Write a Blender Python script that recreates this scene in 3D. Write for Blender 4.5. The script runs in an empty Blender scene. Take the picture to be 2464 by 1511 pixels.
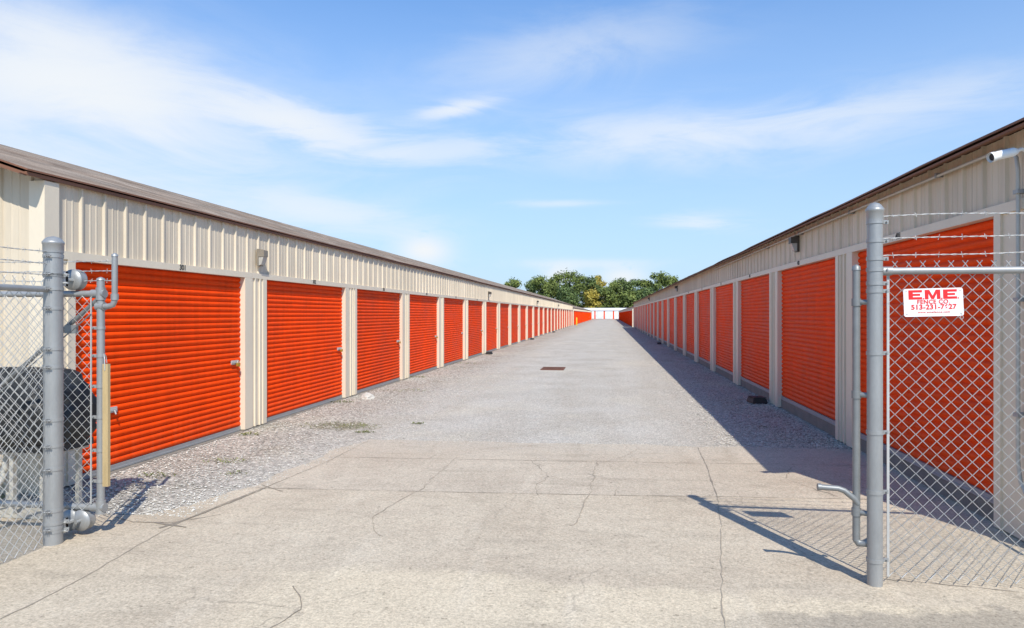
import bpy, bmesh, math, random
from mathutils import Vector, Matrix, noise as mnoise
random.seed(7)
R = math.radians
scene = bpy.context.scene
COL = scene.collection
scene.view_settings.view_transform = 'Standard'
scene.view_settings.look = 'None'
scene.view_settings.exposure = 0

# ------------------------------------------------------------------ helpers
class MB:
    def __init__(self):
        self.v = []; self.f = []; self.m = []; self.sm = []
    def add(self, vs, fs, m=0, smooth=False):
        o = len(self.v)
        self.v += [tuple(p) for p in vs]
        for f in fs:
            self.f.append([i + o for i in f]); self.m.append(m); self.sm.append(smooth)
    def box(self, x0, x1, y0, y1, z0, z1, m=0):
        if x0 > x1: x0, x1 = x1, x0
        if y0 > y1: y0, y1 = y1, y0
        if z0 > z1: z0, z1 = z1, z0
        vs = [(x0,y0,z0),(x1,y0,z0),(x1,y1,z0),(x0,y1,z0),(x0,y0,z1),(x1,y0,z1),(x1,y1,z1),(x0,y1,z1)]
        self.add(vs, [(0,3,2,1),(4,5,6,7),(0,1,5,4),(1,2,6,5),(2,3,7,6),(3,0,4,7)], m)
    def tube(self, pts, r, n=8, m=0, caps=True, smooth=True):
        pts = [Vector(p) for p in pts]
        rs = r if isinstance(r, (list, tuple)) else [r] * len(pts)
        vs = []; fs = []
        t0 = (pts[1] - pts[0]).normalized()
        up = Vector((0,0,1)) if abs(t0.z) < .9 else Vector((1,0,0))
        a = t0.cross(up).normalized()
        for i, p in enumerate(pts):
            if i == 0: t = t0
            elif i == len(pts) - 1: t = (pts[i] - pts[i-1]).normalized()
            else: t = ((pts[i+1] - pts[i]).normalized() + (pts[i] - pts[i-1]).normalized()).normalized()
            a = (a - t * a.dot(t)).normalized(); b = t.cross(a)
            for k in range(n):
                an = 2 * math.pi * k / n
                vs.append(p + (a * math.cos(an) + b * math.sin(an)) * rs[i])
        for i in range(len(pts) - 1):
            for k in range(n):
                k2 = (k + 1) % n
                fs.append((i*n+k, i*n+k2, (i+1)*n+k2, (i+1)*n+k))
        self.add(vs, fs, m, smooth)
        if caps:
            self.add(vs[:n], [tuple(range(n))[::-1]], m)
            self.add(vs[-n:], [tuple(range(n))], m)
    def obj(self, name, mats, parent=None, loc=(0,0,0), rot=(0,0,0)):
        me = bpy.data.meshes.new(name)
        me.from_pydata(self.v, [], self.f)
        me.polygons.foreach_set("material_index", self.m)
        me.polygons.foreach_set("use_smooth", self.sm)
        me.update()
        for mt in (mats if isinstance(mats, (list, tuple)) else [mats]): me.materials.append(mt)
        return mkobj(name, me, parent, loc, rot)

def mkobj(name, data, parent=None, loc=(0,0,0), rot=(0,0,0)):
    o = bpy.data.objects.new(name, data)
    COL.objects.link(o)
    o.location = loc; o.rotation_euler = rot
    if parent: o.parent = parent
    return o

def tag(o, label, cat, group=None, kind=None):
    o["label"] = label; o["category"] = cat
    if group: o["group"] = group
    if kind: o["kind"] = kind
    return o

def text_mesh(name, body, size, mt, parent, loc, rot, sx=1.0, off=0.0, ext=0.001, align='CENTER', spacing=1.0):
    cu = bpy.data.curves.new(name + "_curve", 'FONT')
    cu.body = body; cu.size = size; cu.align_x = align; cu.align_y = 'CENTER'
    cu.offset = off; cu.extrude = ext; cu.space_character = spacing
    to = bpy.data.objects.new("tmp_text", cu); COL.objects.link(to)
    bpy.context.view_layer.update()
    dg = bpy.context.evaluated_depsgraph_get()
    me = bpy.data.meshes.new_from_object(to.evaluated_get(dg))
    bpy.data.objects.remove(to); bpy.data.curves.remove(cu)
    for v in me.vertices: v.co.x *= sx
    me.materials.clear(); me.materials.append(mt)
    me.name = name
    return mkobj(name, me, parent, loc, rot)

# ------------------------------------------------------------------ materials
class NT:
    def __init__(self, nt): self.nt = nt; self.L = nt.links
    def n(self, t, **kw):
        nd = self.nt.nodes.new(t)
        for k, v in kw.items(): setattr(nd, k, v)
        return nd
    def set(self, sock, v):
        if isinstance(v, bpy.types.NodeSocket): self.L.new(v, sock)
        else: sock.default_value = v
    def math(self, op, a, b=0.0, c=None, clamp=False):
        nd = self.n('ShaderNodeMath', operation=op); nd.use_clamp = clamp
        self.set(nd.inputs[0], a); self.set(nd.inputs[1], b)
        if c is not None: self.set(nd.inputs[2], c)
        return nd.outputs[0]
    def noise(self, vec, scale, detail=4, rough=.55, dist=0.0):
        nd = self.n('ShaderNodeTexNoise')
        if vec is not None: self.L.new(vec, nd.inputs['Vector'])
        nd.inputs['Scale'].default_value = scale; nd.inputs['Detail'].default_value = detail
        nd.inputs['Roughness'].default_value = rough; nd.inputs['Distortion'].default_value = dist
        return nd.outputs['Fac']
    def mapping(self, vec, scale=(1,1,1), loc=(0,0,0), rot=(0,0,0)):
        nd = self.n('ShaderNodeMapping'); self.L.new(vec, nd.inputs['Vector'])
        nd.inputs['Scale'].default_value = scale; nd.inputs['Location'].default_value = loc
        nd.inputs['Rotation'].default_value = rot
        return nd.outputs[0]
    def rng(self, v, a, b, c=0.0, d=1.0, smooth=False):
        nd = self.n('ShaderNodeMapRange'); nd.clamp = True
        if smooth: nd.interpolation_type = 'SMOOTHSTEP'
        self.set(nd.inputs[0], v)
        for i, x in enumerate((a, b, c, d)): self.set(nd.inputs[i+1], x)
        return nd.outputs[0]
    def mix(self, f, a, b, mode='MIX'):
        nd = self.n('ShaderNodeMix', data_type='RGBA', blend_type=mode)
        self.set(nd.inputs[0], f)
        self.set(nd.inputs[6], a if isinstance(a, bpy.types.NodeSocket) else (*a, 1))
        self.set(nd.inputs[7], b if isinstance(b, bpy.types.NodeSocket) else (*b, 1))
        return nd.outputs[2]
    def scale(self, col, f):   # colour * scalar
        nd = self.n('ShaderNodeVectorMath', operation='SCALE')
        self.L.new(col, nd.inputs[0]); self.set(nd.inputs[3], f)
        return nd.outputs[0]
    def bump(self, h, strength, dist):
        nd = self.n('ShaderNodeBump'); nd.inputs['Strength'].default_value = strength
        nd.inputs['Distance'].default_value = dist
        self.L.new(h, nd.inputs['Height']); return nd.outputs[0]

def newmat(name):
    m = bpy.data.materials.new(name); m.use_nodes = True
    nt = m.node_tree; nt.nodes.clear()
    T = NT(nt)
    out = T.n('ShaderNodeOutputMaterial'); p = T.n('ShaderNodeBsdfPrincipled')
    T.L.new(p.outputs[0], out.inputs[0])
    tc = T.n('ShaderNodeTexCoord')
    return m, T, p, tc.outputs['Object']

def simple(name, col, rough=.6, metal=0.0, var=.12, nscale=6.0, bump=0.0, stretch=(1,1,1), perobj=0.0):
    m, T, p, co = newmat(name)
    v = T.mapping(co, stretch)
    n1 = T.noise(v, nscale, 5)
    n2 = T.noise(v, nscale * 9, 3)
    f = T.math('ADD', T.math('MULTIPLY', T.math('SUBTRACT', n1, .5), var * 2.4), T.math('MULTIPLY', T.math('SUBTRACT', n2, .5), var))
    f = T.math('ADD', f, 1.0)
    if perobj > 0:
        oi = T.n('ShaderNodeObjectInfo')
        f = T.math('MULTIPLY', f, T.math('ADD', T.math('MULTIPLY', oi.outputs['Random'], perobj), 1 - perobj / 2))
    rgb = T.n('ShaderNodeRGB'); rgb.outputs[0].default_value = (*col, 1)
    T.L.new(T.scale(rgb.outputs[0], f), p.inputs['Base Color'])
    p.inputs['Roughness'].default_value = rough; p.inputs['Metallic'].default_value = metal
    if bump: T.L.new(T.bump(n2, bump, .01), p.inputs['Normal'])
    return m

M = {}
M['galv'] = simple("galvanised_steel", (.34,.345,.34), .45, .4, .18, 14, .05, (1,1,.3))
M['wire'] = simple("galvanised_wire", (.52,.52,.50), .45, .3, .1, 10)
M['darkgalv'] = simple("dark_galvanised_steel", (.24,.25,.25), .5, .4, .2, 14)  # darker copy of galv, with the receiver pipe's shade put into its colour
M['black'] = simple("black_plastic", (.020,.021,.021), .6, 0, .3, 5)
M['dark'] = simple("dark_ink", (.02,.02,.02), .6)
M['red'] = simple("red_ink", (.72,.012,.015), .5, 0, .03)
M['white'] = simple("white_enamel", (.80,.80,.78), .4, 0, .04, 5)
M['wood'] = simple("pale_wood", (.46,.34,.17), .75, 0, .3, 6, .1, (4,4,.5))
M['bronze'] = simple("bronze_housing", (.07,.058,.045), .5, .2, .2)
M['lampbeige'] = simple("faded_housing", (.24,.205,.16), .5, .1, .2)
M['lens'] = simple("cloudy_lens", (.42,.40,.36), .25, 0, .15)
M['fascia'] = simple("brown_fascia", (.20,.088,.048), .7, 0, .3, 3, .1, (1,.4,1))
M['yellow'] = simple("yellow_paint", (.75,.50,.03), .5, 0, .1)
M['brass'] = simple("brass_lock", (.55,.40,.06), .35, .6, .1)
M['rock'] = simple("limestone", (.50,.48,.43), .9, 0, .25, 8, .4)
M['rust'] = simple("rusty_iron", (.16,.07,.045), .85, .1, .4, 12, .4)
M['pipe'] = simple("painted_conduit", (.50,.475,.41), .5, .1, .1)
M['trunk'] = simple("bark", (.09,.065,.045), .9, 0, .3, 3, .4)
M['sill'] = simple("stained_concrete", (.22,.20,.165), .9, 0, .3, 4, .3)
M['galvflat'] = simple("zinc_bar", (.36,.365,.36), .5, .3, .15, 5)

def door_mat(name, col, rough=.48):
    m, T, p, co = newmat(name)
    oi = T.n('ShaderNodeObjectInfo')
    add = T.n('ShaderNodeVectorMath', operation='ADD'); T.L.new(co, add.inputs[0])
    cmb = T.n('ShaderNodeCombineXYZ'); T.L.new(T.math('MULTIPLY', oi.outputs['Random'], 40.0), cmb.inputs[1])
    T.L.new(cmb.outputs[0], add.inputs[1])
    big = T.noise(add.outputs[0], 1.1, 4)
    streak = T.noise(T.mapping(add.outputs[0], (1, 7, .5)), 2.0, 4)
    fine = T.noise(T.mapping(add.outputs[0], (1, .7, 12)), 4.0, 3)
    f = T.math('ADD', T.rng(big, .3, .7, .84, 1.07), T.rng(streak, .35, .65, -.05, .05))
    f = T.math('ADD', f, T.rng(fine, .3, .7, -.09, .09))
    f = T.math('MULTIPLY', f, T.math('ADD', T.math('MULTIPLY', oi.outputs['Random'], .16), .92))
    rgb = T.n('ShaderNodeRGB'); rgb.outputs[0].default_value = (*col, 1)
    c = T.scale(rgb.outputs[0], f)
    sep = T.n('ShaderNodeSeparateXYZ'); T.L.new(co, sep.inputs[0])
    dirt = T.math('MULTIPLY', T.rng(sep.outputs[2], .35, .0, 0, .2), T.rng(streak, .35, .7))
    c = T.mix(dirt, c, (.40,.20,.09))
    T.L.new(c, p.inputs['Base Color'])
    p.inputs['Specular IOR Level'].default_value = .08
    T.L.new(T.rng(big, .3, .7, rough, rough + .16), p.inputs['Roughness'])
    T.L.new(T.bump(T.noise(add.outputs[0], 3.0, 2), .2, .02), p.inputs['Normal'])
    return m
M['door'] = door_mat("orange_door_paint", (.90,.070,.0025))
M['doorw'] = door_mat("white_door_paint", (.80,.80,.78))

def wall_mat(name, col, pitch):
    m, T, p, co = newmat(name)
    sep = T.n('ShaderNodeSeparateXYZ'); T.L.new(co, sep.inputs[0])
    s = T.math('ADD', sep.outputs[1], sep.outputs[0])
    pid = T.math('FLOOR', T.math('DIVIDE', s, pitch))
    wn = T.n('ShaderNodeTexWhiteNoise', noise_dimensions='1D'); T.L.new(pid, wn.inputs['W'])
    f = T.rng(wn.outputs[0], 0, 1, .935, 1.035)
    st = T.noise(T.mapping(co, (3, 3, .35)), 3.0, 5)
    f = T.math('MULTIPLY', f, T.rng(st, .3, .75, 1.05, .85))
    big = T.noise(co, .5, 3); f = T.math('MULTIPLY', f, T.rng(big, .3, .7, .95, 1.04))
    fr = T.math('FRACT', T.math('DIVIDE', s, pitch))
    seam = T.math('LESS_THAN', fr, .006)
    f = T.math('MULTIPLY', f, T.math('SUBTRACT', 1.0, T.math('MULTIPLY', seam, .45)))
    rgb = T.n('ShaderNodeRGB'); rgb.outputs[0].default_value = (*col, 1)
    T.L.new(T.scale(rgb.outputs[0], f), p.inputs['Base Color'])
    p.inputs['Roughness'].default_value = .5
    p.inputs['Specular IOR Level'].default_value = .2
    T.L.new(T.bump(T.noise(co, 2.0, 2), .2, .02), p.inputs['Normal'])
    return m
M['wall'] = wall_mat("cream_ribbed_metal", (.70,.60,.455), .915)
M['trim'] = simple("cream_trim_metal", (.73,.635,.485), .45, 0, .08, 3, 0, (1,1,.4), .06)

def roof_mat():
    m, T, p, co = newmat("weathered_shingles")
    sep = T.n('ShaderNodeSeparateXYZ'); T.L.new(co, sep.inputs[0])
    row = T.math('FLOOR', T.math('MULTIPLY', sep.outputs[0], 7.2))
    fr = T.math('FRACT', T.math('MULTIPLY', sep.outputs[0], 7.2))
    wn = T.n('ShaderNodeTexWhiteNoise', noise_dimensions='2D')
    cmb = T.n('ShaderNodeCombineXYZ')
    yid = T.math('FLOOR', T.math('ADD', T.math('MULTIPLY', sep.outputs[1], 3.2), T.math('MULTIPLY', row, .5)))
    T.L.new(yid, cmb.inputs[0]); T.L.new(row, cmb.inputs[1]); T.L.new(cmb.outputs[0], wn.inputs['Vector'])
    f = T.rng(wn.outputs[0], 0, 1, .78, 1.2)
    f = T.math('MULTIPLY', f, T.rng(fr, .80, .97, 1.0, .45))
    f = T.math('MULTIPLY', f, T.rng(T.noise(T.mapping(co, (2.5, .35, 1)), 1.2, 5), .3, .7, .8, 1.2))
    gr = T.noise(co, 60, 2); f = T.math('MULTIPLY', f, T.rng(gr, .3, .7, .75, 1.25))
    c = T.mix(T.rng(T.noise(co, .7, 4), .35, .65), (.27,.195,.14), (.31,.25,.195))
    T.L.new(T.scale(c, f), p.inputs['Base Color'])
    p.inputs['Roughness'].default_value = .95
    p.inputs['Specular IOR Level'].default_value = .1
    T.L.new(T.bump(T.math('ADD', fr, gr), .35, .015), p.inputs['Normal'])
    return m
M['roof'] = roof_mat()

def concrete_mat():
    m, T, p, co = newmat("aged_concrete")
    sep = T.n('ShaderNodeSeparateXYZ'); T.L.new(co, sep.inputs[0])
    X, Y = sep.outputs[0], sep.outputs[1]
    big = T.noise(co, .55, 7, .6, .4)
    mid = T.noise(co, 3.2, 6, .65)
    fine = T.noise(co, 60, 3, .7)
    grit = T.n('ShaderNodeTexVoronoi'); grit.inputs['Scale'].default_value = 75; T.L.new(co, grit.inputs['Vector'])
    c = T.mix(T.rng(big, .36, .64), (.455,.375,.275), (.54,.46,.345))
    c = T.mix(T.rng(mid, .45, .75, 0, .45), c, (.39,.325,.245))
    slab = T.math('GREATER_THAN', T.math('SUBTRACT', Y, T.math('MULTIPLY', X, .065)), 6.19)
    c = T.mix(T.math('MULTIPLY', slab, .28), c, (.46,.40,.325))
    far = T.rng(T.math('ADD', Y, T.math('MULTIPLY', T.math('SUBTRACT', mid, .5), 1.2)), 7.6, 8.5, 0, .35)
    c = T.mix(far, c, (.48,.44,.37))
    skim = T.rng(T.math('ADD', Y, T.math('MULTIPLY', T.math('SUBTRACT', T.noise(co, 1.1, 3), .5), .9)), 4.16, 4.04)
    skim = T.math('MULTIPLY', skim, T.rng(X, -2.2, -1.8, .15, 1))
    c = T.mix(T.math('MULTIPLY', skim, .55), c, (.63,.53,.375))
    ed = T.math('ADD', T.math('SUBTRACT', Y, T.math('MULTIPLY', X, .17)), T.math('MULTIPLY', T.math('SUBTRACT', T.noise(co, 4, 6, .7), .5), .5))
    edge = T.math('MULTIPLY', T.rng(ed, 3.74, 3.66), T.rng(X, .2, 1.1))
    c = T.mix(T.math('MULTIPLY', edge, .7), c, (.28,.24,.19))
    st = T.noise(T.mapping(co, (1.0, 4.5, 1), (3.1, 0, 0)), .9, 5, .6, .5)
    c = T.mix(T.rng(st, .54, .70, 0, .42), c, (.31,.26,.195))
    st2 = T.noise(T.mapping(co, (4.0, .8, 1), (1.1, 7, 0)), .8, 6, .6, .5)
    c = T.mix(T.rng(st2, .56, .72, 0, .4), c, (.61,.53,.41))
    st3 = T.noise(T.mapping(co, (3.0, .5, 1), (9.1, 3, 0)), .9, 6, .6, .3)
    c = T.mix(T.rng(st3, .56, .72, 0, .35), c, (.33,.275,.205))
    spots = T.noise(co, 9, 3, .6)
    c = T.mix(T.rng(spots, .62, .72, 0, .35), c, (.28,.235,.18))
    vor = T.n('ShaderNodeTexVoronoi', feature='DISTANCE_TO_EDGE'); vor.inputs['Scale'].default_value = .62
    dv = T.n('ShaderNodeVectorMath', operation='ADD'); T.L.new(co, dv.inputs[0])
    nz = T.n('ShaderNodeTexNoise'); nz.inputs['Scale'].default_value = 1.9; nz.inputs['Detail'].default_value = 5; T.L.new(co, nz.inputs['Vector'])
    T.L.new(T.scale(nz.outputs['Color'], .55), dv.inputs[1]); T.L.new(dv.outputs[0], vor.inputs['Vector'])
    hair = T.math('MULTIPLY', T.rng(vor.outputs['Distance'], .006, .002), T.rng(T.noise(co, .9, 3), .48, .56))
    c = T.mix(T.math('MULTIPLY', hair, .4), c, (.26,.22,.17))
    f = T.math('MULTIPLY', T.rng(fine, .25, .75, .66, 1.30), T.rng(grit.outputs['Distance'], .0, .6, .86, 1.1))
    pits = T.noise(co, 28, 2, .6)
    f = T.math('MULTIPLY', f, T.rng(pits, .64, .74, 1.0, .62))
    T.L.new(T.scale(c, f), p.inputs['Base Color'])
    p.inputs['Roughness'].default_value = .92
    p.inputs['Specular IOR Level'].default_value = .12
    h = T.math('ADD', T.math('MULTIPLY', fine, .6), T.math('MULTIPLY', mid, 1.2))
    T.L.new(T.bump(h, .45, .012), p.inputs['Normal'])
    return m
M['concrete'] = concrete_mat()

def gravel_mat():
    m, T, p, co = newmat("crushed_stone")
    sep = T.n('ShaderNodeSeparateXYZ'); T.L.new(co, sep.inputs[0])
    X, Y = sep.outputs[0], sep.outputs[1]
    v1 = T.n('ShaderNodeTexVoronoi'); v1.inputs['Scale'].default_value = 27; T.L.new(co, v1.inputs['Vector'])
    v2 = T.n('ShaderNodeTexVoronoi'); v2.inputs['Scale'].default_value = 75; T.L.new(co, v2.inputs['Vector'])
    bw = T.n('ShaderNodeRGBToBW'); T.L.new(v1.outputs['Color'], bw.inputs[0])
    bw2 = T.n('ShaderNodeRGBToBW'); T.L.new(v2.outputs['Color'], bw2.inputs[0])
    n0 = T.noise(co, .8, 6)
    ax = T.math('ABSOLUTE', T.math('ADD', X, 1.0))
    loose = T.rng(T.math('ADD', ax, T.math('MULTIPLY', T.math('SUBTRACT', n0, .5), 3.0)), 1.7, 3.3, .22, 1.0, True)
    f1 = T.math('MULTIPLY', T.rng(bw.outputs[0], .15, .85, .68, 1.34), T.rng(v1.outputs['Distance'], .1, .75, 1.16, .56))
    f2 = T.math('MULTIPLY', T.rng(bw2.outputs[0], .15, .85, .76, 1.28), T.rng(v2.outputs['Distance'], .1, .75, 1.08, .74))
    f = T.math('MULTIPLY', T.math('ADD', T.math('MULTIPLY', f1, loose), T.math('SUBTRACT', 1.0, loose)), f2)
    c = T.mix(T.rng(n0, .35, .65), (.51,.465,.39), (.59,.55,.475))
    c = T.mix(T.rng(T.noise(T.mapping(co, (1, .12, 1)), 1.6, 5), .45, .7, 0, .45), c, (.48,.42,.335))
    c = T.mix(T.rng(T.noise(co, .35, 5, .6, .6), .54, .66, 0, .6), c, (.63,.57,.455))
    c = T.mix(T.math('MULTIPLY', T.rng(T.noise(co, 1.1, 5), .56, .68), T.rng(ax, 1.9, 3.2, 0, .5)), c, (.36,.31,.23))
    dx = T.math('DIVIDE', T.math('ADD', X, 3.75), .60); dy = T.math('DIVIDE', T.math('SUBTRACT', Y, 9.5), .48)
    rr = T.math('SQRT', T.math('ADD', T.math('MULTIPLY', dx, dx), T.math('MULTIPLY', dy, dy)))
    rr = T.math('ADD', rr, T.math('MULTIPLY', T.math('SUBTRACT', T.noise(co, 4.5, 5, .65), .5), 2.2))
    c = T.mix(T.rng(rr, .95, .35, 0, .62), c, (.25,.21,.115))
    T.L.new(T.scale(c, f), p.inputs['Base Color'])
    p.inputs['Roughness'].default_value = .95
    p.inputs['Specular IOR Level'].default_value = .1
    h = T.math('ADD', T.math('MULTIPLY', T.math('SUBTRACT', 1.0, v1.outputs['Distance']), loose), T.math('MULTIPLY', v2.outputs['Distance'], -.4))
    T.L.new(T.bump(h, .5, .016), p.inputs['Normal'])
    return m
M['gravel'] = gravel_mat()

def ground_mat():
    m, T, p, co = newmat("dry_grass_soil")
    c = T.mix(T.rng(T.noise(co, .3, 6), .4, .6), (.10,.13,.05), (.24,.21,.15))
    T.L.new(T.scale(c, T.rng(T.noise(co, 20, 3), .3, .7, .7, 1.3)), p.inputs['Base Color'])
    p.inputs['Roughness'].default_value = 1
    return m
M['ground'] = ground_mat()
M['crack'] = simple("crack_filler", (.25,.21,.16), .9, 0, .35, 9)
M['joint'] = simple("joint_line", (.32,.27,.205), .95, 0, .35, 5)  # plain brown tone for joint and fine crack ribbons

def stone_mat():
    m, T, p, co = newmat("loose_stone")
    wn = T.noise(co, 21, 2)
    c = T.mix(T.rng(wn, .3, .7), (.38,.35,.30), (.74,.70,.62))
    T.L.new(c, p.inputs['Base Color']); p.inputs['Roughness'].default_value = .95
    p.inputs['Specular IOR Level'].default_value = .1
    return m
M['stone'] = stone_mat()

def leaf_mat(name, dark, light):
    m, T, p, co = newmat(name)
    n1 = T.noise(co, .45, 5); n2 = T.noise(co, 3.0, 2)
    c = T.mix(T.rng(n1, .38, .62), dark, light)
    T.L.new(T.scale(c, T.rng(n2, .3, .7, .7, 1.3)), p.inputs['Base Color'])
    p.inputs['Roughness'].default_value = .7
    return m
M['leaf_a'] = leaf_mat("green_leaves", (.070,.105,.020), (.20,.24,.05))
M['leaf_b'] = leaf_mat("deep_green_leaves", (.050,.085,.024), (.14,.19,.045))
M['leaf_y'] = leaf_mat("yellowing_leaves", (.24,.20,.03), (.48,.37,.055))
M['weed'] = leaf_mat("weed_leaves", (.10,.12,.03), (.22,.23,.07))

# ------------------------------------------------------------------ ground
SUNV = Vector((.844, -1.93, 2.26))
b = MB(); b.add([(-700,-60,0),(700,-60,0),(700,1500,0),(-700,1500,0)], [(0,1,2,3)])
g = b.obj("ground", M['ground']); g["kind"] = "structure"
b = MB(); b.add([(-5.2,4.4,.004),(3.1,4.4,.004),(3.1,216,.004),(-5.2,216,.004)], [(0,1,2,3)])
g = b.obj("gravel_lane", M['gravel']); g["kind"] = "structure"

def jag(pts, step=.06, amp=.03, seed=0):
    out = []
    for a, c in zip(pts[:-1], pts[1:]):
        a = Vector((*a, 0)); c = Vector((*c, 0)); L = (c - a).length
        n = max(1, int(L / step))
        nrm = Vector((-(c-a).y, (c-a).x, 0)).normalized()
        for i in range(n):
            t = i / n; q = a.lerp(c, t)
            s = mnoise.noise(Vector((q.x*1.5+seed, q.y*1.5, 0))) * amp * 2 + mnoise.noise(Vector((q.x*9+seed, q.y*9, 3))) * amp
            out.append(q + nrm * s)
    out.append(Vector((*pts[-1], 0)))
    return out
b = MB()
edge = []
def far_y(x): return 8.58 + .07*(x/3) + mnoise.noise(Vector((x*1.5,1,0)))*.10 + mnoise.noise(Vector((x*8,2,0)))*.05
def left_x(y):
    base = [( -9,-3.2),(5.0,-3.9),(5.1,-3.6),(5.56,-3.42),(6.15,-3.24),(7.2,-3.22),(8.4,-3.05),(9,-2.9)]
    for (a,xa),(c,xc) in zip(base[:-1], base[1:]):
        if a <= y <= c: x = xa + (xc-xa)*(y-a)/(c-a); break
    return x + mnoise.noise(Vector((3,y*1.6,0)))*.10 + mnoise.noise(Vector((4,y*9,0)))*.05
cols = [-2.85 + i*.05 for i in range(126)]
vs = []
for x in cols: vs += [(x,5.02,.009),(x,far_y(x),.009)]; edge.append(Vector((x,far_y(x),0)))
b.add(vs, [(2*i,2*i+2,2*i+3,2*i+1) for i in range(len(cols)-1)], 0)
rows = [5.02 + i*.04 for i in range(int((far_y(-2.85)-5.02)/.04))] + [far_y(-2.85)]
vs = []
for y in rows: vs += [(left_x(y),y,.009),(-2.85,y,.009)]; edge.append(Vector((left_x(y),y,0)))
b.add(vs, [(2*i,2*i+1,2*i+3,2*i+2) for i in range(len(rows)-1)], 0)
cols2 = [-14,-6] + [-5.6 + i*.05 for i in range(int((5.6-3.9)/.05))] + [-3.88]
vs = []
for x in cols2:
    yy = 5.02 + (mnoise.noise(Vector((x*1.5,7,0)))*.12 + mnoise.noise(Vector((x*9,8,0)))*.05 if -5.7 < x < -3.9 else 0)
    vs += [(x,4.7,.009),(x,yy,.009)]
    if -5 < x < -3.9: edge.append(Vector((x,yy,0)))
b.add(vs, [(2*i,2*i+2,2*i+3,2*i+1) for i in range(len(cols2)-1)], 0)
b.add([(-14,-9,.009),(14,-9,.009),(14,4.7,.009),(-14,4.7,.009)], [(0,1,2,3)], 0)
b.add([(-3.88,4.7,.009),(14,4.7,.009),(14,5.02,.009),(-3.88,5.02,.009)], [(0,1,2,3)], 0)
def ribbon(pts, w, m, amp=.02, seed=0, z=.0115):
    q = jag(pts, .035, amp, seed)
    L = []
    for i, p in enumerate(q):
        d = (q[min(i+1,len(q)-1)] - q[max(i-1,0)]).normalized(); nrm = Vector((-d.y, d.x, 0))
        ww = w * .78 * (.10 + 1.7 * abs(mnoise.noise(Vector((p.x*3+seed, p.y*3, 7)))) + .5 * random.random())
        L.append((p + nrm * ww * .5, p - nrm * ww * .5))
    vs = []
    for a, c in L: vs += [(a.x,a.y,z),(c.x,c.y,z)]
    b.add(vs, [(2*i, 2*i+1, 2*i+3, 2*i+2) for i in range(len(L)-1)], m)
ribbon([(-3.15,-2),(-3.14,3.9),(-3.26,5.0),(-3.12,6.0)], .016, 2, .012, 1)
ribbon([(-3.3,4.75),(-3.22,5.05),(-3.10,5.98)], .030, 1, .02, 2, .0125)
ribbon([(-3.12,5.99),(-3.0,7.3),(-2.98,8.4)], .012, 1, .012, 3)
ribbon([(-3.2,5.98),(-1,6.10),(2.8,6.38)], .013, 1, .006, 4)
ribbon([(-3.15,7.38),(-1,7.50),(1.03,7.63),(2.8,7.75)], .013, 1, .006, 5)
ribbon([(1.05,8.5),(1.02,7.6),(.93,6.23)], .017, 1, .006, 6)
ribbon([(.93,6.23),(.80,5.2),(.61,3.93),(.55,3.0)], .009, 2, .012, 7, .012)
ribbon([(-1.69,7.65),(-1.66,6.9),(-1.72,6.15),(-1.82,5.23),(-1.6,4.8)], .009, 2, .025, 8, .012)
ribbon([(-.11,7.54),(-.168,6.37),(-.293,5.23)], .011, 2, .03, 9, .012)
ribbon([(-.83,7.55),(-.584,6.79),(-.68,6.4),(-.614,6.08)], .010, 2, .04, 10, .0122)
ribbon([(-.10,7.5),(.2,7.9),(.35,8.4)], .009, 2, .03, 11, .0121)
ribbon([(-.58,6.79),(-.2,6.95),(.1,6.6),(.05,6.15)], .008, 2, .04, 12, .0123)
ribbon([(-1.83,3.85),(-1.72,3.7),(-1.64,3.55),(-1.72,3.2)], .013, 1, .012, 13, .0124)
ribbon([(-3.95,5.0),(-3.6,4.85),(-3.3,4.9),(-3.05,5.15)], .012, 1, .015, 14, .0126)
ribbon([(-3.42,4.88),(-3.12,4.80)], .028, 1, .01, 15, .0127)
ribbon([(-3.2,6.1),(-2.9,5.9)], .018, 1, .01, 16, .0128)
ribbon([(1.9,7.7),(1.7,7.0),(2.0,6.35)], .009, 1, .03, 17, .0124)
ribbon([(1.6,4.45),(3.4,4.2)], .012, 2, .01, 18, .0124)
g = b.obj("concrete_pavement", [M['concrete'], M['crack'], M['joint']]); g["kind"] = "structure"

# loose stones (uncountable)
b = MB()
octf = [(0,2,4),(2,1,4),(1,3,4),(3,0,4),(2,0,5),(1,2,5),(3,1,5),(0,3,5)]
def stone(x, y, s):
    a = random.random() * math.pi; ca, sa = math.cos(a), math.sin(a)
    k = [random.uniform(.65,1.25) for _ in range(6)]
    vs = []
    for (dx,dy,dz), kk in zip([(1,0,0),(-1,0,0),(0,1,0),(0,-1,0),(0,0,1),(0,0,-1)], k):
        dx *= kk*s; dy *= kk*s*.8; dz *= kk*s*.55
        vs.append((x + dx*ca - dy*sa, y + dx*sa + dy*ca, .010 + s*.18 + dz))
    b.add(vs, octf)
for i in range(7500):
    y = 5.05 + random.random()**1.5 * 16
    x = -4.88 + (1.6 + (0 if y < 8.5 else .7)) * random.random()**1.35
    stone(x, y, random.uniform(.005,.011)*random.uniform(.8,1.8))
for i in range(6500):
    y = 8.75 + random.random()**1.4 * 14
    x = 2.84 - random.random()**1.5 * 1.5
    stone(x, y, random.uniform(.005,.011)*random.uniform(.8,1.8))
for i in range(4600):
    y = 8.6 + random.random()**1.8 * 9
    stone(random.uniform(-3.2,2.2), y, random.uniform(.003,.008))
for q in edge:
    for k in range(9):
        stone(q.x + random.gauss(0,.09) , q.y + random.gauss(0,.10), random.uniform(.003,.010))
for i in range(500):
    stone(random.uniform(-3.0,2.6), 8.7 - abs(random.gauss(0,1.0)), random.uniform(.002,.005))
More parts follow.
